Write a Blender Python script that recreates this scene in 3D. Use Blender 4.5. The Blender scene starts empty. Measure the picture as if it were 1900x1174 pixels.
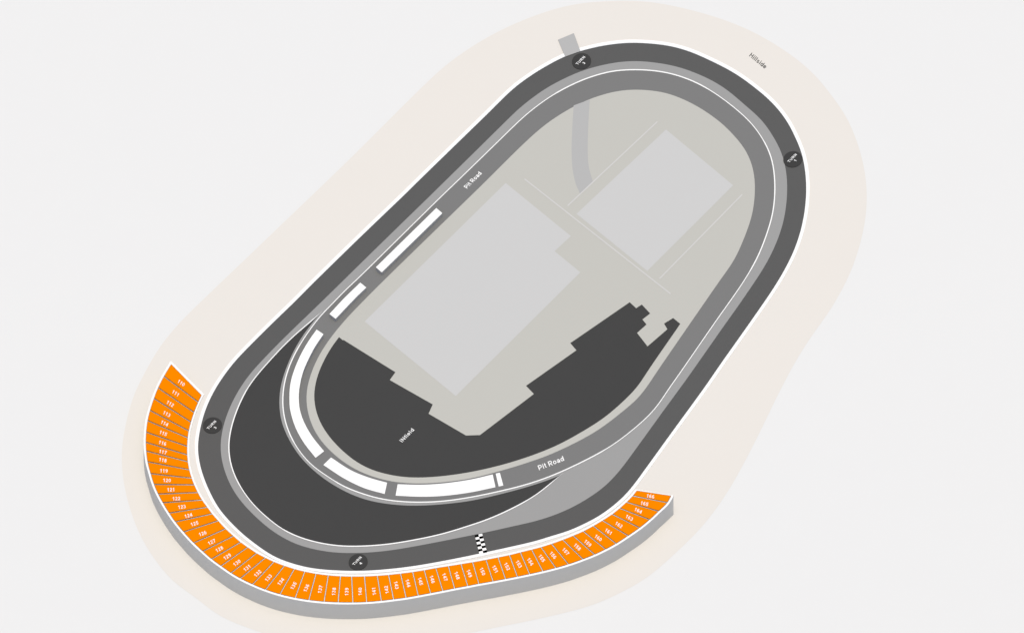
"""Stadium plan of an oval race track with a numbered grandstand."""
FACADE_K = 2.05
PITWALL_K = 3.5
ORANGE_K = 1.10
SKY_S = 0.13
SUN_S = 2.38
SUN_C = (1.0, 0.955, 0.803)
EXPO = 0.0
import bpy, math
from mathutils import Vector, Matrix
from mathutils.geometry import tessellate_polygon

scene = bpy.context.scene
COL = scene.collection
S = 0.30                       # metres per unit of the plan
TILT = math.radians(40.0)      # how far the view leans away from straight down
SN, CS = math.sin(TILT), math.cos(TILT)
CX, CY = 950.0, 587.0
LIFT = 1.0 / SN * S            # metres of height for one plan unit of apparent rise

def W(p, z=0.0):
    """survey point (plan units, y down) -> world position at height z"""
    return Vector(((p[0] - CX) * S, ((CY - p[1]) * S - z * SN) / CS, z))

# ------------------------------------------------------------------ materials
K = 1.35
def lin(c):
    c /= 255.0
    return c / 12.92 if c <= 0.04045 else ((c + 0.055) / 1.055) ** 2.4
MATS = {}
def mat(name, rgb, k=1.0, var=0.002, scale=0.05):
    if name in MATS: return MATS[name]
    m = bpy.data.materials.new(name); m.use_nodes = True
    nt = m.node_tree; b = nt.nodes['Principled BSDF']
    base = [min(0.97, lin(c) / K * k) for c in rgb]
    tc = nt.nodes.new('ShaderNodeTexCoord')
    nz = nt.nodes.new('ShaderNodeTexNoise'); nz.inputs['Scale'].default_value = scale
    nz.inputs['Detail'].default_value = 6
    rp = nt.nodes.new('ShaderNodeValToRGB')
    rp.color_ramp.elements[0].position = 0.3; rp.color_ramp.elements[1].position = 0.7
    rp.color_ramp.elements[0].color = [v * (1 - var) for v in base] + [1]
    rp.color_ramp.elements[1].color = [v * (1 + var) for v in base] + [1]
    nt.links.new(tc.outputs['Object'], nz.inputs['Vector'])
    nt.links.new(nz.outputs['Fac'], rp.inputs['Fac'])
    nt.links.new(rp.outputs['Color'], b.inputs['Base Color'])
    b.inputs['Roughness'].default_value = 1.0
    b.inputs['Specular IOR Level'].default_value = 0.0
    MATS[name] = m
    return m
M_ground = mat('pale_ground', (242, 242, 242))
M_hill = mat('sandy_ground', (240, 235, 229))
M_white = mat('white_paint', (255, 255, 255), 1.08)
M_track = mat('dark_asphalt', (98, 98, 98), var=.006)
M_apron = mat('light_asphalt', (166, 166, 166))
M_pit = mat('mid_asphalt', (131, 131, 131))
M_paving = mat('beige_paving', (202, 201, 195))
M_dark = mat('charcoal_surface', (74, 74, 74), var=.006)
M_lot = mat('pale_concrete', (211, 211, 211))
M_road = mat('grey_concrete', (189, 189, 189))
M_line = mat('faded_paint', (217, 216, 215))
M_disc = mat('disc_paint', (69, 69, 69))
M_text = mat('grey_lettering', (92, 92, 92))
M_black = mat('black_paint', (0, 0, 0))
M_facade = mat('facade_grey', (174, 172, 168), FACADE_K)
M_pitwall = mat('pit_wall_grey', (120, 118, 115), PITWALL_K)
M_orange = mat('orange_seating', (255, 140, 0), ORANGE_K, var=.002)
M_edge = mat('section_edging', (78, 62, 48), 1.0)
M_deck = mat('white_deck', (255, 255, 255), 1.16)
M_num = mat('number_paint', (255, 255, 255), 1.16)

# ------------------------------------------------------------------ mesh helpers
def link(name, verts, faces, m, parent=None, origin=None, mats=None, fmat=None):
    if origin is None:
        if parent is not None: origin = parent['_o']; origin = Vector(origin)
        else:
            n = len(verts); c = sum(verts, Vector()) / n
            origin = Vector((c.x, c.y, min(v.z for v in verts)))
    me = bpy.data.meshes.new(name)
    me.from_pydata([tuple(v - origin) for v in verts], [], faces)
    for mm in (mats or [m]): me.materials.append(mm)
    if fmat:
        for f, i in zip(me.polygons, fmat): f.material_index = i
    me.validate(); me.update()
    o = bpy.data.objects.new(name, me); COL.objects.link(o)
    if parent is not None: o.parent = parent
    else: o.location = origin
    o['_o'] = tuple(origin)
    return o

def empty(name, origin):
    o = bpy.data.objects.new(name, None); COL.objects.link(o)
    o.location = origin; o['_o'] = tuple(origin); o.empty_display_size = 2
    return o

def tag(o, label=None, cat=None, group=None, kind=None):
    if label: o['label'] = label
    if cat: o['category'] = cat
    if group: o['group'] = group
    if kind: o['kind'] = kind
    return o

def spline(pts, closed=False, n=5):
    """centripetal Catmull-Rom through the points"""
    P = [Vector((p[0], p[1])) for p in pts]; N = len(P); out = []
    segs = N if closed else N - 1
    for i in range(segs):
        if closed: a, b, c, d = P[i-1], P[i], P[(i+1) % N], P[(i+2) % N]
        else:
            b, c = P[i], P[i+1]
            a = P[i-1] if i > 0 else b + (b - c)
            d = P[i+2] if i + 2 < N else c + (c - b)
        t0 = 0.0; t1 = t0 + max((b-a).length, 1e-3) ** .5
        t2 = t1 + max((c-b).length, 1e-3) ** .5; t3 = t2 + max((d-c).length, 1e-3) ** .5
        for k in range(n):
            t = t1 + (t2 - t1) * k / n
            A1 = a*((t1-t)/(t1-t0)) + b*((t-t0)/(t1-t0))
            A2 = b*((t2-t)/(t2-t1)) + c*((t-t1)/(t2-t1))
            A3 = c*((t3-t)/(t3-t2)) + d*((t-t2)/(t3-t2))
            B1 = A1*((t2-t)/(t2-t0)) + A2*((t-t0)/(t2-t0))
            B2 = A2*((t3-t)/(t3-t1)) + A3*((t-t1)/(t3-t1))
            out.append(B1*((t2-t)/(t2-t1)) + B2*((t-t1)/(t2-t1)))
    if not closed: out.append(P[-1])
    return out

def smooth(P, closed=True, it=6):
    """relaxes surveying jitter without shrinking (Taubin)"""
    P = [Vector(p) for p in P]; N = len(P)
    for k in range(it):
        for lam in (0.5, -0.52):
            Q = []
            for i in range(N):
                if not closed and i in (0, N-1): Q.append(P[i]); continue
                m = (P[i-1] + P[(i+1) % N]) / 2
                Q.append(P[i] + (m - P[i]) * lam)
            P = Q
    return P

def resample(P, step, closed=True):
    Q = P + [P[0]] if closed else P
    L = [0.0]
    for i in range(1, len(Q)): L.append(L[-1] + (Q[i] - Q[i-1]).length)
    n = max(3, round(L[-1] / step)); out = []; j = 0
    for k in range(n if closed else n + 1):
        s = L[-1] * k / n
        while j < len(L) - 2 and L[j+1] < s: j += 1
        f = (s - L[j]) / max(L[j+1] - L[j], 1e-9)
        out.append(Q[j].lerp(Q[j+1], min(1, f)))
    return out

def curve(pts, closed=True, step=9, it=14):
    return smooth(resample(spline(pts, closed), step, closed), closed, it)

def normals(P, closed=True):
    N = len(P); out = []
    for i in range(N):
        if closed: t = P[(i+1) % N] - P[i-1]
        else: t = P[min(N-1, i+1)] - P[max(0, i-1)]
        t.normalize(); out.append(Vector((t.y, -t.x)))
    return out

def sheet(name, pts, z, m, parent=None):
    v = [W(p, z) for p in pts]
    if (sum((v[i-1].x*v[i].y - v[i].x*v[i-1].y) for i in range(len(v)))) < 0: v.reverse()
    tris = tessellate_polygon([v]); fs = []
    for t in tris:
        a, b, c = (v[i] for i in t)
        fs.append(tuple(t) if (b-a).cross(c-a).z > 0 else tuple(reversed(t)))
    return link(name, v, fs, m, parent)

def slab(name, pts, z0, z1, m, parent=None, base=None):
    """closed solid between a foot outline at z0 and a top outline at z1"""
    top = [W(p, z1) for p in pts]
    if base is None: bot = [Vector((v.x, v.y, z0)) for v in top]
    else: bot = [W(p, z0) for p in base]
    if (sum((top[i-1].x*top[i].y - top[i].x*top[i-1].y) for i in range(len(top)))) < 0:
        top.reverse(); bot.reverse()
    n = len(top); fs = []
    for t in tessellate_polygon([top]):
        a, b, c = (top[i] for i in t)
        t = tuple(t) if (b-a).cross(c-a).z > 0 else tuple(reversed(t))
        fs.append(t); fs.append(tuple(n + i for i in reversed(t)))
    for i in range(n):
        j = (i + 1) % n; fs.append((i, n+i, n+j, j))
    return link(name, top + bot, fs, m, parent)

def strip(name, P, z, m, width, closed=False, taper=(0, 0), parent=None, hgt=None):
    N = len(P); nr = normals(P, closed); vs = []; fs = []
    for i, p in enumerate(P):
        w = width(i / max(1, N-1), nr[i]) if callable(width) else width
        if taper[0] and i < taper[0]: w *= (i + .15) / taper[0]
        if taper[1] and N-1-i < taper[1]: w *= (N-1-i + .15) / taper[1]
        vs += [W(p + nr[i]*w/2, z), W(p - nr[i]*w/2, z)]
    for i in range(N if closed else N - 1):
        a, b = 2*i, 2*i+1; c, d = (2*((i+1) % N), 2*((i+1) % N)+1)
        f = (a, b, d, c)
        if (vs[b]-vs[a]).cross(vs[c]-vs[a]).z < 0: f = f[::-1]
        fs.append(f)
    return link(name, vs, fs, m, parent)

# ------------------------------------------------------------------ lettering
def arc(cx, cy, rx, ry, a0, a1):
    n = max(4, int(abs(a1 - a0) / 22)); return [(cx + rx*math.cos(math.radians(a0 + (a1-a0)*i/n)), cy + ry*math.sin(math.radians(a0 + (a1-a0)*i/n))) for i in range(n + 1)]
SIX = [arc(.39, .31, .225, .22, 0, 360), arc(.40, .50, .245, .41, 52, 190)]
GL = {   # advance, strokes (cap height = 1), closed strokes end where they start
 '0': (.776, [arc(.388, .5, .235, .405, 0, 360)]),
 '1': (.776, [[(.43, 0), (.43, 1)], [(.40, .90), (.30, .80), (.14, .72)]]),
 '2': (.776, [arc(.38, .695, .215, .215, 172, -38) + [(.20, .17)], [(.07, .09), (.70, .09)]]),
 '3': (.776, [arc(.36, .735, .20, .175, 165, -90), arc(.36, .32, .235, .235, 90, -168)]),
 '4': (.776, [[(.53, 0), (.53, 1)], [(.46, .93), (.10, .36)], [(.03, .30), (.74, .30)]]),
 '5': (.776, [[(.15, .91), (.68, .91)], [(.23, .84), (.16, .47)], arc(.37, .335, .235, .245, 140, -165)]),
 '6': (.776, SIX), '9': (.776, [[(.776 - x, 1 - y) for x, y in q] for q in SIX]),
 '7': (.776, [[(.07, .91), (.71, .91)], [(.62, .83), (.42, .5), (.33, 0)]]),
 '8': (.776, [arc(.388, .745, .19, .165, 0, 360), arc(.388, .295, .235, .205, 0, 360)]),
 'T': (.86, [[(.03, .91), (.83, .91)], [(.43, 0), (.43, .83)]]),
 'U': (1.0, [[(.2, 1), (.2, .36)] + arc(.5, .36, .3, .27, 180, 360)[1:] + [(.8, 1)]]),
 'R': (1.0, [[(.2, 0), (.2, 1)], [(.28, .91), (.62, .91)] + arc(.62, .68, .2, .23, 90, -90)[1:] + [(.28, .45)], [(.55, .38), (.84, 0)]]),
 'P': (.93, [[(.2, 0), (.2, 1)], [(.28, .91), (.58, .91)] + arc(.58, .66, .2, .25, 90, -90)[1:] + [(.28, .41)]]),
 'N': (1.0, [[(.2, 0), (.2, 1)], [(.8, 0), (.8, 1)], [(.23, .9), (.77, .1)]]),
 'H': (1.0, [[(.2, 0), (.2, 1)], [(.8, 0), (.8, 1)], [(.28, .52), (.72, .52)]]),
 'I': (.39, [[(.195, 0), (.195, 1)]]), 'l': (.39, [[(.195, 0), (.195, 1)]]),
 'i': (.39, [[(.195, 0), (.195, .73)], [(.195, .84), (.195, 1)]]),
 't': (.465, [[(.25, .95), (.25, .2), (.30, .10), (.44, .09)], [(.03, .66), (.44, .66)]]),
 'o': (.85, [arc(.425, .365, .265, .28, 0, 360)]),
 'a': (.776, [arc(.34, .21, .19, .135, 0, 360), arc(.37, .50, .22, .145, 170, 0) + [(.60, 0)]]),
 'd': (.85, [[(.67, 0), (.67, 1)], arc(.39, .365, .235, .28, 0, 360)]),
 'e': (.776, [arc(.388, .365, .255, .28, 0, 322), [(.2, .34), (.62, .34)]]),
 'f': (.465, [[(.24, 0), (.24, .78), (.30, .90), (.46, .915)], [(.03, .66), (.44, .66)]]),
 's': (.776, [arc(.37, .51, .20, .135, 25, 262), arc(.37, .215, .215, .135, 90, -155)]),
}
def lettering(name, text, c, ang, size, zf, m, parent=None, squash=False, track=1.0, weight=.19, ws=1.0):
    """flat painted letters; ang = reading direction (degrees, up is positive), size = cap height"""
    adv = 0; xs = []
    for ch in text:
        xs.append(adv); adv += (.39 if ch == ' ' else GL[ch][0]) * track * ws
    th = math.radians(ang); u = Vector((math.cos(th), -math.sin(th)))
    if squash:
        wx, wy = u.x, -u.y / CS                       # baseline on the ground plane
        v = Vector((-wy, -wx * CS)); L = math.hypot(wx, wy); v /= L
    else: v = Vector((-math.sin(th), -math.cos(th)))
    vs = []; fs = []; st = 0
    for ch, x0 in zip(text, xs):
        if ch == ' ': continue
        for q in GL[ch][1]:
            Q = [Vector(p) for p in q]; cl = (Q[0] - Q[-1]).length < .01
            if cl: Q.pop()
            n = len(Q); o = len(vs); st += 1
            for i, p in enumerate(Q):
                if cl: d = (Q[(i+1) % n] - Q[i-1])
                else: d = Q[min(n-1, i+1)] - Q[max(0, i-1)]
                d.normalize(); nn = Vector((-d.y, d.x)) * (weight / 2)
                for e in (p + nn, p - nn):
                    P = Vector(c) + u * ((e.x * ws + x0 - adv/2) * size) + v * ((e.y - .5) * size)
                    vs.append(W(P, (zf(P) if callable(zf) else zf) + .004 * (st % 5)))
            for i in range(n if cl else n - 1):
                a = o + 2*i; b = o + 2*((i+1) % n); f = (a, a+1, b+1, b)
                if (vs[f[1]]-vs[f[0]]).cross(vs[f[2]]-vs[f[0]]).z < 0: f = f[::-1]
                fs.append(f)
    return link(name, vs, fs, m, parent)

# ------------------------------------------------------------------ surveyed outlines
HILL = [(226,851),(227.7,820),(235.3,779.5),(249,731.8),(271.1,687.5),(292.4,650),(315,620),(340,591.9),(372.4,560),
 (500,438),(650,294),(760,184.6),(780,165.2),(814,132.9),(856.7,99.7),(907.8,68.1),(950.4,46.8),(1001.5,26.4),(1044,13.6),(1080,6.8),
 (1148,2),(1199,3.7),(1241.8,10.2),(1293,22.1),(1335.5,34.9),(1380,52),(1420,72.3),(1471,105),(1513.7,141.8),(1547.8,184.4),
 (1569.9,216.7),(1588.7,260),(1600,297),(1607,340),(1608,370),(1606,402),(1600,434),(1593,462),(1576,509),(1552.1,555),(1536.8,580),
 (1501.8,629.4),(1476.3,670.3),(1452.4,714.6),(1435.4,748.6),(1420,780),(1400,821),(1357.2,900),(1330,941),(1300,979),(1255.5,1023.3),
 (1201,1070),(1150,1099),(1100,1121),(1013,1144),(936.3,1160),(850,1177),(760,1193),(670,1203),(580,1198),(490,1174),(442.6,1157),
 (400,1136.7),(371.1,1113.3),(320,1075.8),(290,1040),(264.3,1000),(242.1,944.8),(230.2,895.4)]
TRACK = [(546.1,560),(505.2,599.5),(462.7,641.8),(435.4,670.7),(413.3,699.7),(396.2,727),(381.2,760),(374.9,780.9),(368.9,810),
 (367.4,832),(370.7,859.3),(379.2,888.2),(391.1,915.5),(404.7,940),(420.5,960),(449.5,989),(475.4,1009.5),(507.8,1030.9),(541.5,1044.1),
 (575.5,1052.6),(620,1057.2),(675.8,1058),(730.4,1054),(781.5,1047.2),(860,1032.6),(885.2,1027.3),(970.4,1008.6),(1000,1001.2),(1023,993.8),
 (1053,984.7),(1085.2,970.5),(1110.7,956.9),(1139.7,935.9),(1161.8,915.5),(1178.9,894.8),(1197.1,870),(1249.9,797.1),(1306.1,720),
 (1340,671),(1390.3,600),(1436.3,532.9),(1458.4,495.4),(1473.8,463),(1484.8,430.7),(1491.7,400),(1495,373),(1495.9,347.3),(1494.2,320),
 (1487.4,284.3),(1477.8,260),(1463.2,230.4),(1444.4,204),(1422.3,181),(1378,146),(1349,128.1),(1316.7,112),(1279.2,95.8),(1240,85.2),
 (1195.5,80.4),(1161.5,80),(1118.9,85.1),(1088.2,92),(1049,104.7),(999.6,131.1),(966,154),(948,168.7),(900,215.6),(840,273.8),(771.9,340),(751.6,360),
 (665,443),(580,526)]
APRON = [(596.4,560),(520.6,633.3),(479.7,675.8),(459.3,699.7),(435.4,737.2),(420.1,772.4),(412.5,800),(409.5,828.6),
 (412.4,855.8),(420.1,881.4),(429.4,902.1),(443,923.6),(465.2,949),(499.3,979.5),(524.8,996.2),(550.4,1008.6),(584.4,1018.4),(618.5,1023.8),
 (645.2,1025.1),(680,1024.4),(721.8,1020.5),(772.9,1012.2),(860,995.3),(895.4,988.1),(953.3,975.3),(1000,964.2),(1042.6,949.2),
 (1073.3,934.2),(1095.4,920.8),(1124.4,899.2),(1151.6,870),(1181.8,829.5),(1230,763),(1276,700),(1340,609),(1381.8,549.9),(1419.3,492.8),
 (1436.3,459.6),(1448.2,429),(1456,398.4),(1460.1,362.7),(1460.1,335.4),(1457.2,311),(1449.9,284.3),(1437.6,259),(1413.8,224.4),
 (1381.4,194.6),(1349,167.5),(1316.7,147.7),(1274,129.8),(1240,120.6),(1187,114.1),(1144.4,116.3),(1093.3,127.7),(1059.3,140.5),
 (1013.3,164.4),(967,198.6),(930.4,233.4),(884.4,278.7),(822.2,339.6),(801.4,360),(700,458.6)]
PIT = [(665.7,515),(635,544.1),(620.2,560),(602.4,577.7),(585.3,597.8),(570,618.8),(551.2,648.6),(537.6,677.5),(529.1,704.8),(525.2,730.4),
 (525.4,758),(530.8,786),(541,811.6),(556.4,837.1),(578.5,861.8),(602.7,879.8),(636.5,900.8),(667.4,913.4),(701.5,923.5),(735.5,928.9),
 (776.2,931),(822.2,929),(873.3,921.8),(924.4,911.3),(975.5,898.5),(1024,881.8),(1087.8,852.6),(1130.4,828.9),(1161.3,807),(1200.4,773.5),
 (1220,751.5),(1242.6,718.6),(1258,697),(1325.2,600),(1381,520),(1405.6,476.7),(1421.8,436.6),(1432.6,400),(1436.3,376),(1437.7,349),
 (1436.3,321.8),(1430.3,291.1),(1415.8,259.5),(1393.3,228.6),(1372.9,209),(1342.2,184.4),(1308.1,162.2),(1274,146.2),(1240,136),
 (1212.6,131.6),(1178.5,129.8),(1135.9,132.8),(1084.8,147.3),(1032,173),(991.1,201.1),(964.4,223.8),(947.7,239.8),(916.7,270),
 (844.7,339.8),(823.5,360)]
SHOULDER = [(602,573),(588.7,587.6),(575.1,604.3),(552.9,636.7),(535.9,670.7),(524.8,701.4),(519.2,728.7),(518.6,752),
 (521,774),(529.1,799.8),(544.4,828.6),(561.5,851.8),(595.5,883.1),(640,910.8),(684.4,927.6),(735.5,935.9),(779.6,937.2),
 (822.2,934.6),(873.3,928.3),(932.9,915),(984,901),(1020,888.8),(1038.3,881.4),(1052,875)]
APLINE = [(597.8,577.6),(580.2,593),(552.9,616.2),(527.4,640),(498.4,671),(476.3,696.5),(459.3,720.1),(449,739.2),(437.1,767),
 (428.8,795),(425,818),(424.9,837),(427.8,857.5),(435.4,881),(448.1,905.4),(470.3,935.2),(502.7,965.2),(528.2,983.1),(558.9,996.9),
 (593,1006.3),(627,1011.5),(661.1,1012.6),(713.3,1009.5),(764.4,1001.7),(815.5,991),(860,978),(912.4,959.8),(967,933.8),(1000,913.4),
 (1022.1,895.6),(1045,877)]
PAVE = [(672.5,560),(638.7,595.7),(606.1,637),(585.4,673),(572.7,708.7),(568.8,735),(570.8,760),(578.8,787.3),(594.1,814.5),(616.3,838.8),
 (643.5,860.3),(675.9,877.5),(718.5,890.8),(752.6,895.4),(779.6,896.3),(822.2,894),(873.3,886.9),(924.4,874.1),(975.5,858.8),(1024,841.3),
 (1089.5,809.3),(1122.1,788.6),(1162,757.3),(1183.3,738.2),(1199.5,718),(1224.9,680.5),(1335.9,520),(1359.6,486),(1373.3,459),(1388.6,420.4),
 (1395,399),(1399.7,369.5),(1400.5,345.6),(1398.8,323.5),(1393.7,303),(1383.5,280),(1368.4,259.5),(1342.2,232.1),(1311.6,208.9),(1279.2,190),
 (1240,174.3),(1212.6,169.1),(1183.6,166.9),(1153,168.6),(1127.4,173.7),(1093.3,184.8),(1060,200.6),(1019.5,226.1),(984.9,254.5),
 (898,339.6),(876.7,360.4),(712.8,519.6)]
DARK_STEPS = [(629.1,625.1),(635.9,630.7),(637.6,630.5),(733.7,690.2),(723.2,704.7),(802.9,749.9),(795.2,767.1),(864.7,807.5),(890.6,806.6),
 (990.6,730.5),(976,715.4),(1069.5,649.6),(1058.1,636.3),(1168.4,560.5),(1180.4,571.6),(1190.8,564.8),(1206.4,581.3),(1192,592.4),
 (1199.6,601.8),(1182.1,617.4),(1201.5,642.3),(1238.3,610.6),(1232,600.1),(1249,589.8),(1262.3,600.6)]
DARK_ARC = [(1262.3,600.6),(1207.4,680),(1194.2,700),(1183.4,715.5),(1173,727.5),(1154.3,746),(1119.5,775.2),(1069,806.8),(1024.7,829.5),
 (958.5,853.9),(890.4,871.6),(830.7,881.5),(779.6,885.2),(740,883),(693,871.8),(660.6,855.4),(631.6,831.8),(611.2,809.4),(595.8,785.6),
 (586.3,760),(583.1,731),(589,698),(602.7,665.6),(616.3,642.5),(629.1,625.1)]

# ------------------------------------------------------------------ ground, roads, markings
g = link('ground', [Vector(v) for v in ((-4000,-4000,0),(4000,-4000,0),(4000,4000,0),(-4000,4000,0))], [(0,1,2,3)], M_ground)
tag(g, 'flat pale grey ground surrounding the whole race track', kind='structure')
tag(sheet('hillside', curve(HILL, step=14), .05, M_hill), 'broad sandy beige bank encircling the oval track', kind='structure')
trk = curve(TRACK)
tag(sheet('race_track', trk, .10, M_track), 'dark grey asphalt racing oval inside the white outer wall', kind='structure')
tag(sheet('apron', curve(APRON), .14, M_apron), 'light grey apron along the inside of the dark racing oval', kind='structure')
apl = curve(APLINE, False, 9, 10); sho = curve(SHOULDER, False, 9, 10)
gi = [p for p in apl[2:-1]] + [p for p in reversed(sho[1:-1])]
tag(sheet('infield_ground', gi, .18, M_dark), 'charcoal crescent of ground between apron and pit road', kind='structure')
pit = curve(PIT)
tag(sheet('pit_road', pit, .22, M_pit), 'mid grey pit road circling the infield', kind='structure')
tag(sheet('pavement', curve(PAVE), .26, M_paving), 'beige paved infield inside the pit road', kind='structure')
arc = curve(DARK_ARC, False, 8, 6)
tag(sheet('infield_ground', DARK_STEPS + arc[1:-1], .30, M_dark), 'charcoal stepped infield area painted with the infield name', kind='structure')
tag(sheet('paved_lot', [(938.3,339.6),(1059.3,438.1),(1029.1,466),(1076.8,505.2),(845.7,734.3),(676.5,596.3)], .30, M_lot),
    'large pale grey notched lot in the middle of the infield', kind='structure')
tag(sheet('paved_lot', [(1235.8,240.5),(1360.4,343.9),(1201,502.7),(1069.8,396.8)], .30, M_lot),
    'smaller pale grey rectangular lot at the upper end of the infield', kind='structure')
la = spline([(1064.4,196),(1061.8,239.6),(1060.6,282.2),(1062.7,316.3),(1068.6,341.8),(1076.3,359.6)])
ra = spline([(1100.1,337),(1092.5,309.5),(1090.6,285.6),(1091.3,239.6),(1094.2,185.1)])
tag(sheet('access_road', la + ra, .28, M_road), 'grey curved access road crossing the upper infield', kind='structure')
tag(sheet('access_road', [(1035.4,74.1),(1064.7,61.9),(1077,95.2),(1048.4,105.4)], .42, M_road),
    'short grey stub of access road outside the upper wall', kind='structure')
for a, b, lb in (((973.2,332.1),(1244.3,545.1),'long pale line crossing the infield between the two lots'),
                 ((1053.1,381.9),(1219.7,225.9),'pale line along the upper left side of the smaller lot'),
                 ((1223.8,516.8),(1377.1,360.9),'pale line along the lower right side of the smaller lot')):
    tag(strip('road_marking', [Vector(a), Vector(b)], .34, M_line, 2.2), lb, kind='structure')
tag(strip('road_marking', pit, .34, M_white, lambda t, n: 2.1 if max(abs(n.x), abs(n.y)) > .86 else 1.55, closed=True),
    'thin white line along the outer edge of the pit road', kind='structure')
tag(strip('road_marking', apl, .34, M_white, lambda t, n: 2.1 if max(abs(n.x), abs(n.y)) > .86 else 1.7, taper=(3, 4)),
    'thin white line between the apron and the charcoal crescent', kind='structure')

# outer wall: a low white kerb-like wall all round the racing oval
nr = normals(trk); area = sum(trk[i-1].x*trk[i].y - trk[i].x*trk[i-1].y for i in range(len(trk)))
sg = 1 if area > 0 else -1
if sum((trk[i] + nr[i] - Vector((950, 587))).length - (trk[i] - nr[i] - Vector((950, 587))).length for i in range(len(trk))) < 0: nr = [-n for n in nr]
outer = []
for p, n in zip(trk, nr):
    w = 5.7 + (0.6 * n.x if n.x > 0 else 0.2 * -n.x) + (-0.7 * n.y if n.y > 0 else 0.2)
    outer.append(p + n * w)
zt = .40; vs = []; fs = []; N = len(trk)
for p, q in zip(trk, outer):
    a, b = W(p, zt), W(q, zt)
    vs += [a, b, Vector((a.x, a.y, .06)), Vector((b.x, b.y, .06))]
for i in range(N):
    a = 4*i; b = 4*((i+1) % N)
    fs += [(a, a+1, b+1, b), (a+1, a+3, b+3, b+1), (a+2, a, b, b+2)]
ow = link('track_wall', vs, fs, M_white)
import bmesh
def fixn(o):
    bm = bmesh.new(); bm.from_mesh(o.data); bmesh.ops.recalc_face_normals(bm, faces=bm.faces); bm.to_mesh(o.data); bm.free()
bm = bmesh.new(); bm.from_mesh(ow.data)
for f in bm.faces:
    if abs(f.normal.z) > .9 and f.normal.z < 0: f.normal_flip()
bm.to_mesh(ow.data); bm.free()
tag(ow, 'continuous low white wall around the outside of the racing oval', 'wall')

# chequered start and finish line
TL, TR, BL, BR = (Vector(p) for p in ((880.8,992.2),(894.6,989.1),(889.4,1027.0),(904,1023.9)))
vs = []; fs = []; fm = []
for r in range(9):
    for c in range(3):
        L = TL.lerp(BL, r/8); R = TR.lerp(BR, r/8); vs.append(W(L.lerp(R, c/2), .45))
for r in range(8):
    for c in range(2):
        a = r*3 + c; fs.append((a, a+3, a+4, a+1)); fm.append((r + c) % 2)
fl = link('finish_line', vs, fs, M_black, mats=[M_black, M_white], fmat=fm)
tag(fl, 'black and white chequered start and finish line painted across the track', 'finish line')

# ------------------------------------------------------------------ painted words
tag(lettering('painted_lettering', 'Pit Road', (877.2,334.2), 45.5, 8.6, .36, M_white, squash=True, ws=.84, weight=.18),
    'white words Pit Road slanting on the upper left stretch of pit road', 'lettering', 'words painted on the ground')
tag(lettering('painted_lettering', 'Pit Road', (1022.2,858.6), 21.3, 9.2, .36, M_white, track=1.0, weight=.17),
    'white words Pit Road on the lower right stretch of pit road', 'lettering', 'words painted on the ground')
tag(lettering('painted_lettering', 'INfield', (754.9,807), 45.5, 7.9, .36, M_white, squash=True, ws=1.0, weight=.14),
    'white word INfield on the charcoal infield area', 'lettering', 'words painted on the ground')
tag(lettering('painted_lettering', 'Hillside', (1406.8,113), -39.2, 8.3, .12, M_text, ws=.95, weight=.17),
    'grey word Hillside on the beige bank outside the upper curve', 'lettering', 'words painted on the ground')

for (cx, cy, d, tx, nx, lb) in (
    (1079,114,'3',(1077.3,112.3),(1083.3,117.4),'dark disc reading TURN 3 beside the access road stub'),
    (1471,295.6,'1',(1470.2,293.2),(1475.6,297.9),'dark disc reading TURN 1 on the right hand curve'),
    (394.3,788.6,'3',(392.8,787.6),(399.2,793),'dark disc reading TURN 3 beside the numbered seating'),
    (664.6,1041.6,'4',(662.8,1039.5),(669.2,1044.2),'dark disc reading TURN 4 on the bottom curve')):
    r = empty('turn_marker', W((cx, cy), .44))
    tag(r, lb, 'turn marker', 'round turn markers on the track')
    P = [Vector((cx + 17.7*math.cos(a) , cy + 14.9*math.sin(a) - 1.0*math.cos(a))) for a in [i*math.tau/64 for i in range(64)]]
    slab('disc', P, .12, .44, M_disc, r)
    lettering('painted_word', 'TURN', tx, 45.5, 5.2, .50, M_white, r, squash=True, track=1.08, weight=.17)
    lettering('painted_number', d, nx, 45.5, 5.2, .50, M_white, r, squash=True)

# ------------------------------------------------------------------ pit buildings and pads
HP = 6.8 * LIFT
def building(top, h, lb):
    """white roof plate (height h, or a function of the survey point) on upright grey walls"""
    hf = h if callable(h) else (lambda p: h)
    T = [W(p, hf(p)) for p in top]
    if (sum((T[i-1].x*T[i].y - T[i].x*T[i-1].y) for i in range(len(T)))) < 0: T.reverse()
    c = sum(T, Vector()) / len(T)
    r = empty('pit_building', Vector((c.x, c.y, .2))); tag(r, lb, 'building', 'white roofed pit buildings')
    n = len(T); up = [tuple(t) for t in tessellate_polygon([[Vector((v.x, v.y, 0)) for v in T]])]
    up = [t if (T[t[1]]-T[t[0]]).cross(T[t[2]]-T[t[0]]).z > 0 else t[::-1] for t in up]
    lo = [Vector((v.x, v.y, v.z - .12)) for v in T]
    fs = list(up) + [tuple(n + i for i in t[::-1]) for t in up] + [(i, n+i, n+(i+1) % n, (i+1) % n) for i in range(n)]
    link('roof', T + lo, fs, M_white, r)
    tp = [Vector((v.x, v.y, v.z - .125)) for v in T]; ft = [Vector((v.x, v.y, .2)) for v in T]
    link('wall', tp + ft, [(i, n+i, n+(i+1) % n, (i+1) % n) for i in range(n)], M_pitwall, r)
building([(809.6,386),(820.7,395.5),(708.4,505),(697.5,495.7)], HP, 'long straight white roofed building on pit road, uppermost of the row')
building([(668.5,524.2),(679.6,533.2),(663,549),(646.2,566.4),(622.7,591.2),(611.3,582.3),(637,554.6),(652,540)], HP,
         'short straight white roofed building on pit road below the longest one')
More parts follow.
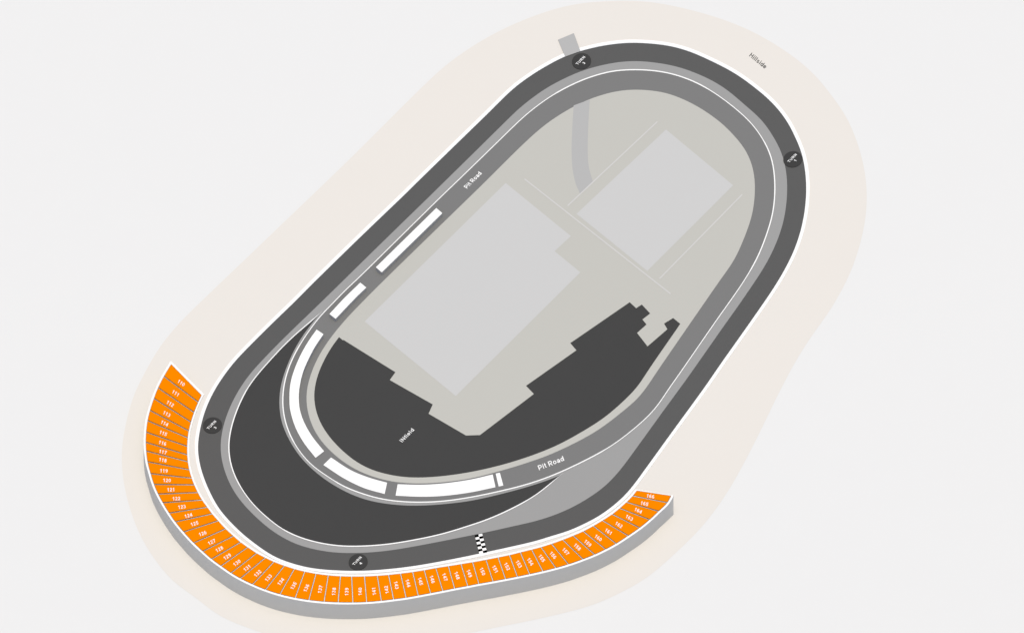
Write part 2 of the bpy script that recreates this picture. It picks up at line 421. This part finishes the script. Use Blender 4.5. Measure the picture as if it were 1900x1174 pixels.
it = spline([(600.2,619.8),(584.7,642.6),(573.2,664.3),(561.8,691.2),(555,723.5),(554.6,744),(556.5,760),(563.5,781.3),(578.8,808.6),(601.3,836.7)], n=3)
ot = spline([(585.6,848.6),(565.2,823),(548.1,792.4),(538.4,760),(537.1,744),(537.9,718.4),(543,694.6),(556.7,660.5),(572,633.3),(587.5,611.2)], n=3)
building(it + ot, lambda p: .7 + (HP * 1.1 - .7) * max(0, min(1, (775 - p[1]) / 110)) ** 1.3, 'curved white roofed building following the left bend of pit road')
def pad(pts, lb): tag(slab('pit_pad', pts, .18, .34, M_white), lb, 'pit pad', 'flat white pit pads')
pad(spline([(614.2,848.2),(650.4,871.4),(684.4,885.4),(718.2,894.9)]) + spline([(713.7,915.7),(675.9,904.9),(638.4,886.9),(600.1,861.9)]),
    'curved flat white pad at the lower left bend of pit road')
pad(spline([(737.9,897.7),(779.6,898.8),(822.2,896.3),(873.3,889),(914.2,879.6)]) + spline([(919.3,903.1),(873.3,912.7),(822.2,919.3),(779.6,920.8),(734,918.8)]),
    'long flat white pad along the bottom stretch of pit road')
pad([(919.7,877.9),(927.5,876.4),(933.8,900),(925.3,901.9)], 'narrow flat white bar beside the long bottom pad')

# ------------------------------------------------------------------ grandstand
OUT = [(317.7,675.3),(304.1,697.7),(293.3,719),(285.6,738.6),(278.4,760.7),(273.8,779.8),(271.2,801.1),(270.5,819.8),(271.2,836),(273.8,856),
 (279.6,878),(285.8,897.9),(293.6,915.8),(302.3,932),(314.1,951.1),(325.5,967.4),(340.9,986),(359.6,1006.3),(376.4,1021.9),(392.8,1036.1),
 (410.3,1048.9),(428.9,1061.8),(446.1,1071.9),(468.9,1082.9),(492.6,1092.6),(519.5,1101.2),(547.9,1107.8),(573.1,1112),(601.4,1114.9),(627.3,1116.2),
 (654.8,1116.4),(680.3,1115.6),(707.5,1113.4),(730.3,1110.7),(753.4,1107.6),(776,1103.6),(798.9,1099.3),(821.6,1094.9),(843.5,1090.5),(867.9,1086),
 (888.5,1082),(914.8,1077.4),(937.9,1073),(960,1068.7),(982.6,1064),(1007.1,1058.5),(1031.2,1052.5),(1054.5,1045.8),(1081.4,1036.3),(1103.1,1027.7),
 (1123.4,1018.1),(1142.9,1007.5),(1165.2,993),(1186.5,978.3),(1205,963.3),(1221.8,947.6),(1238,931.7),(1245,919)]
INN = [(373.9,732.4),(367.7,745.6),(360,764.5),(354.3,782.5),(350.2,798.8),(348.4,811.7),(347.5,827.5),(347.6,843.3),(348.7,855.9),(351.3,870.9),
 (355.8,886.4),(360.5,898.8),(367.1,913),(375,926.9),(384.6,940.2),(393.7,952.4),(404.8,965.3),(418.6,980.2),(433.1,993.5),(446.4,1005),
 (459.5,1014.3),(476.1,1025.3),(492.3,1033.9),(508.2,1041.4),(527.6,1048.7),(546.1,1054.6),(565.3,1059.5),(586.2,1063.5),(609,1066.4),(631.7,1068.1),
 (652.5,1068.6),(676.3,1068.4),(700.1,1067.2),(721.1,1065.6),(743.3,1063.2),(765.8,1060.3),(787.2,1056.9),(808.7,1053),(832,1049.4),(855.5,1045.6),
 (877,1042.1),(901.7,1037.6),(924.3,1033.2),(945.3,1028.9),(965.6,1023.9),(986.6,1018.7),(1003.9,1014.2),(1023.6,1008),(1044.4,1000.6),(1063.6,992.9),
 (1082.4,984.8),(1101,974.8),(1118,964.8),(1136,953.2),(1149.8,942.1),(1162.3,930.9),(1173.9,919.2),(1181.5,909.5)]
SUB = 6
OS = spline(OUT, n=SUB); IS = spline(INN, n=SUB)          # 57*SUB + 1 stations
def at(Q, s):
    s = max(0.0, min(len(Q) - 1.0, s * SUB)); i = min(int(s), len(Q) - 2); return Q[i].lerp(Q[i+1], s - i)
def offset(Q, d):
    n = normals(Q, False); c = Vector((760, 800)); out = []
    for i, p in enumerate(Q):
        v = n[i]
        if (p + v - c).length < (p - v - c).length: v = -v
        out.append(p + v * d)
    return out
RO = offset(OS, 4.0); RI = offset(IS, -3.3)
RO[0] = Vector((316.9, 669.2)); RI[0] = Vector((379.0, 731.4))
RO[-1] = Vector((1249.5, 918.6)); RI[-1] = Vector((1179.2, 907.3))
RO[-2] = Vector((1248.0, 923.0)); RO[-3] = Vector((1246.0, 926.8)); 
H = 27.5 * LIFT; HI = 0.7
def zline(a, b, p, extra=0.0):
    L = (b - a).length; t = (p - a).dot((b - a) / L)
    return HI + (H - HI) * max(0.0, min(1.0, (3.3 + t + extra) / (L + 7.3)))
def zdeck(p, k):
    """height of the sloping deck under a survey point inside section k"""
    best = None
    for i in range(13):
        s_ = k + i / 12; a, b = at(IS, s_), at(OS, s_); d = b - a; t = (p - a).dot(d) / d.length_squared
        e = (p - (a + d * t)).length_squared
        if best is None or e < best[0]: best = (e, zline(a, b, p))
    return best[1]
NS = len(RO)
gs_o = W((300, 900), 0); gs = empty('grandstand', gs_o)
tag(gs, 'sweeping raked grandstand with orange numbered sections and grey rear wall outside the track', 'grandstand')
vs = []; fs = []
for i in range(NS): vs += [W(RI[i], HI), W(RO[i], H)]
for i in range(NS - 1):
    f = (2*i, 2*i+1, 2*i+3, 2*i+2)
    if (vs[f[1]]-vs[f[0]]).cross(vs[f[2]]-vs[f[0]]).z < 0: f = f[::-1]
    fs.append(f)
link('deck', vs, fs, M_deck, gs)
# rear wall
base = [p + Vector((0, 27.5)) for p in RO]
BE = base[NS - 10].copy()
for i in range(NS - 9, NS):
    base[i] = BE.lerp(Vector((1249.7, 954.6)), ((RO[i].x - RO[NS-10].x) / (RO[-1].x - RO[NS-10].x)))
vs = []; fs = []
for i in range(NS): vs += [W(RO[i], H - .01), W(base[i], 0.0)]
for i in range(NS - 1): fs.append((2*i, 2*i+1, 2*i+3, 2*i+2))
link('rear_wall', vs, fs, M_facade, gs)
vs = []; fs = []
for i in range(NS):
    a = W(RI[i], HI - .01); vs += [a, Vector((a.x, a.y, 0))]
for i in range(NS - 1): fs.append((2*i, 2*i+1, 2*i+3, 2*i+2))
link('front_wall', vs, fs, M_facade, gs)
for i in (0, NS - 1):
    a = W(RI[i], HI - .01); b = W(RO[i], H - .01)
    link('end_wall', [a, b, W(base[i], 0), Vector((a.x, a.y, 0))], [(0, 1, 2, 3)], M_facade, gs)

NUMS = {110:(336.2,710,-35),111:(326,729.2,-33),112:(315.9,748.5,-32),113:(309.4,767.5,-29),114:(305.3,784.9,-27),115:(302.9,803.2,-21),
116:(301.6,821.3,-18),117:(302.2,837.9,-14),118:(302.1,852.9,-12),119:(304,872.8,-3),120:(309.8,890.5,-2),121:(317.2,907.7,1),122:(327.3,924.3,2),
123:(337.5,939.6,7),124:(349.6,955.8,14),125:(360.9,970.7,17),126:(376,989,20),127:(392.8,1004.7,27),128:(407,1017.9,29),129:(421.6,1031.8,33),
130:(439.6,1043.3,36),131:(458.6,1052.7,38),132:(478,1063,43),133:(498.1,1071.2,48),134:(521.1,1078.2,51),135:(544.7,1085.8,60),136:(568.5,1089.9,66),
137:(594.1,1092.4,78),138:(619.4,1096.5,84),139:(643.3,1096.9,88),140:(668.1,1096.5,90),141:(694,1095.8,97),142:(717.3,1093.1,102),143:(735.4,1084.8,-78),
144:(757,1081.1,-74),145:(780.1,1077.5,-74),146:(802.1,1074,-73),147:(825.4,1069.7,-71),148:(848,1066.9,-70),149:(870.8,1062.9,-69),150:(895.3,1059.3,-68),
151:(918.8,1055.1,-63),152:(940.7,1050.1,-62),153:(962.7,1045.7,-60),154:(983.8,1041.2,-58),155:(1005.2,1034.9,-55),156:(1026.2,1029.3,-50),
157:(1049.6,1022.2,-48),158:(1071.3,1013.9,-44),159:(1090.6,1006.9,-42),160:(1110.1,997.1,-37),161:(1129.2,985.6,-35),162:(1148.3,972.9,-33),
163:(1167.7,959.8,-30),164:(1184.2,946.5,-26),165:(1195.8,933.6,-13),166:(1206.9,920,-10)}

def section_patch(k, half, inset, lift0, lift1):
    """grid of points over section k; half = half the gap, inset = pull back from the two curved edges"""
    sts = [0, .25, .5, .75, 1]
    A0, B0 = at(IS, k), at(OS, k); A1, B1 = at(IS, k+1), at(OS, k+1)
    d0 = (B0 - A0).normalized(); d1 = (B1 - A1).normalized()
    n0 = Vector((-d0.y, d0.x)); n1 = Vector((-d1.y, d1.x))
    if n0.dot(A1 - A0) < 0: n0 = -n0
    if n1.dot(A0 - A1) < 0: n1 = -n1
    h0 = half if k > 0 else inset; h1 = half if k < 56 else inset
    rows = []
    for s in sts:
        a, b = at(IS, k + s), at(OS, k + s)
        # slide along the edge so that the end lines stay `half` away from the gap centre
        ta = (A1 - A0).normalized(); tb = (B1 - B0).normalized()
        a = a + ta * (h0 / max(.3, ta.dot(n0)) * (1-s) - h1 / max(.3, -ta.dot(n1)) * s)
        b = b + tb * (h0 / max(.3, tb.dot(n0)) * (1-s) - h1 / max(.3, -tb.dot(n1)) * s)
        d = (b - a).normalized(); a = a + d * inset; b = b - d * inset
        rows.append([a.lerp(b, j / 4) for j in range(5)])
    top = [[W(p, zdeck(p, k) + lift1) for p in r] for r in rows]
    vs = [v for r in top for v in r]; fs = []
    for i in range(4):
        for j in range(4):
            f = (i*5+j, (i+1)*5+j, (i+1)*5+j+1, i*5+j+1)
            if (vs[f[1]]-vs[f[0]]).cross(vs[f[2]]-vs[f[0]]).z < 0: f = f[::-1]
            fs.append(f)
    rim = [i*5 for i in range(5)] + [20+j for j in range(1, 5)] + [i*5+4 for i in range(3, -1, -1)] + [j for j in range(3, 0, -1)]
    o = len(vs); dz = Vector((0, 0, lift1 - lift0))
    for i in rim: vs.append(vs[i] - dz)
    for q in range(len(rim)):
        w = (q + 1) % len(rim); fs.append((rim[q], o+q, o+w, rim[w]))
    return vs, fs
for k in range(57):
    num = 110 + k
    vs, fs = section_patch(k, 1.25, 0.45, .34, .46)
    sec = link('seating_section', vs, fs, M_orange, gs)
    sec['label'] = 'orange seating section numbered %d' % num
    vs, fs = section_patch(k, 0.6, 0.0, .02, .32)
    link('section_edging', vs, fs, M_edge, sec)
    x, y, a = NUMS[num]
    lettering('section_number', str(num), (x, y), a, 6.4, lambda p, k=k: zdeck(p, k) + .60, M_num, sec, track=1.02, weight=.16)

for o in COL.objects:
    if '_o' in o.keys(): del o['_o']

# ------------------------------------------------------------------ light
world = bpy.data.worlds.new('World'); scene.world = world; world.use_nodes = True
nt = world.node_tree; bg = nt.nodes['Background']
sky = nt.nodes.new('ShaderNodeTexSky'); sky.sky_type = 'NISHITA'; sky.sun_disc = False
ELEV = 88.0
sky.sun_elevation = math.radians(ELEV); sky.sun_rotation = math.radians(180)
sky.air_density = 1.0; sky.dust_density = 3.0; sky.ozone_density = 0.0
nt.links.new(sky.outputs['Color'], bg.inputs['Color']); bg.inputs['Strength'].default_value = SKY_S
sd = bpy.data.lights.new('sun', 'SUN'); sd.energy = SUN_S; sd.angle = math.radians(0.5); sd.color = SUN_C
so = bpy.data.objects.new('sun', sd); COL.objects.link(so)
so.rotation_euler = (math.radians(90 - ELEV), 0, 0); so.location = (0, -100, 400)

cam = bpy.data.cameras.new('camera'); cam.type = 'ORTHO'; cam.ortho_scale = 1900 * S
cam.clip_start = 1; cam.clip_end = 8000
co = bpy.data.objects.new('camera', cam); COL.objects.link(co)
co.rotation_euler = (TILT, 0, 0); co.location = (0, -SN * 900, CS * 900)
scene.camera = co

vs_ = scene.view_settings; scene.display_settings.display_device = 'sRGB'
vs_.view_transform = 'Standard'; vs_.look = 'None'; vs_.gamma = 1; vs_.use_curve_mapping = False
vs_.exposure = EXPO
scene.render.film_transparent = False
scene.cycles.max_bounces = 6
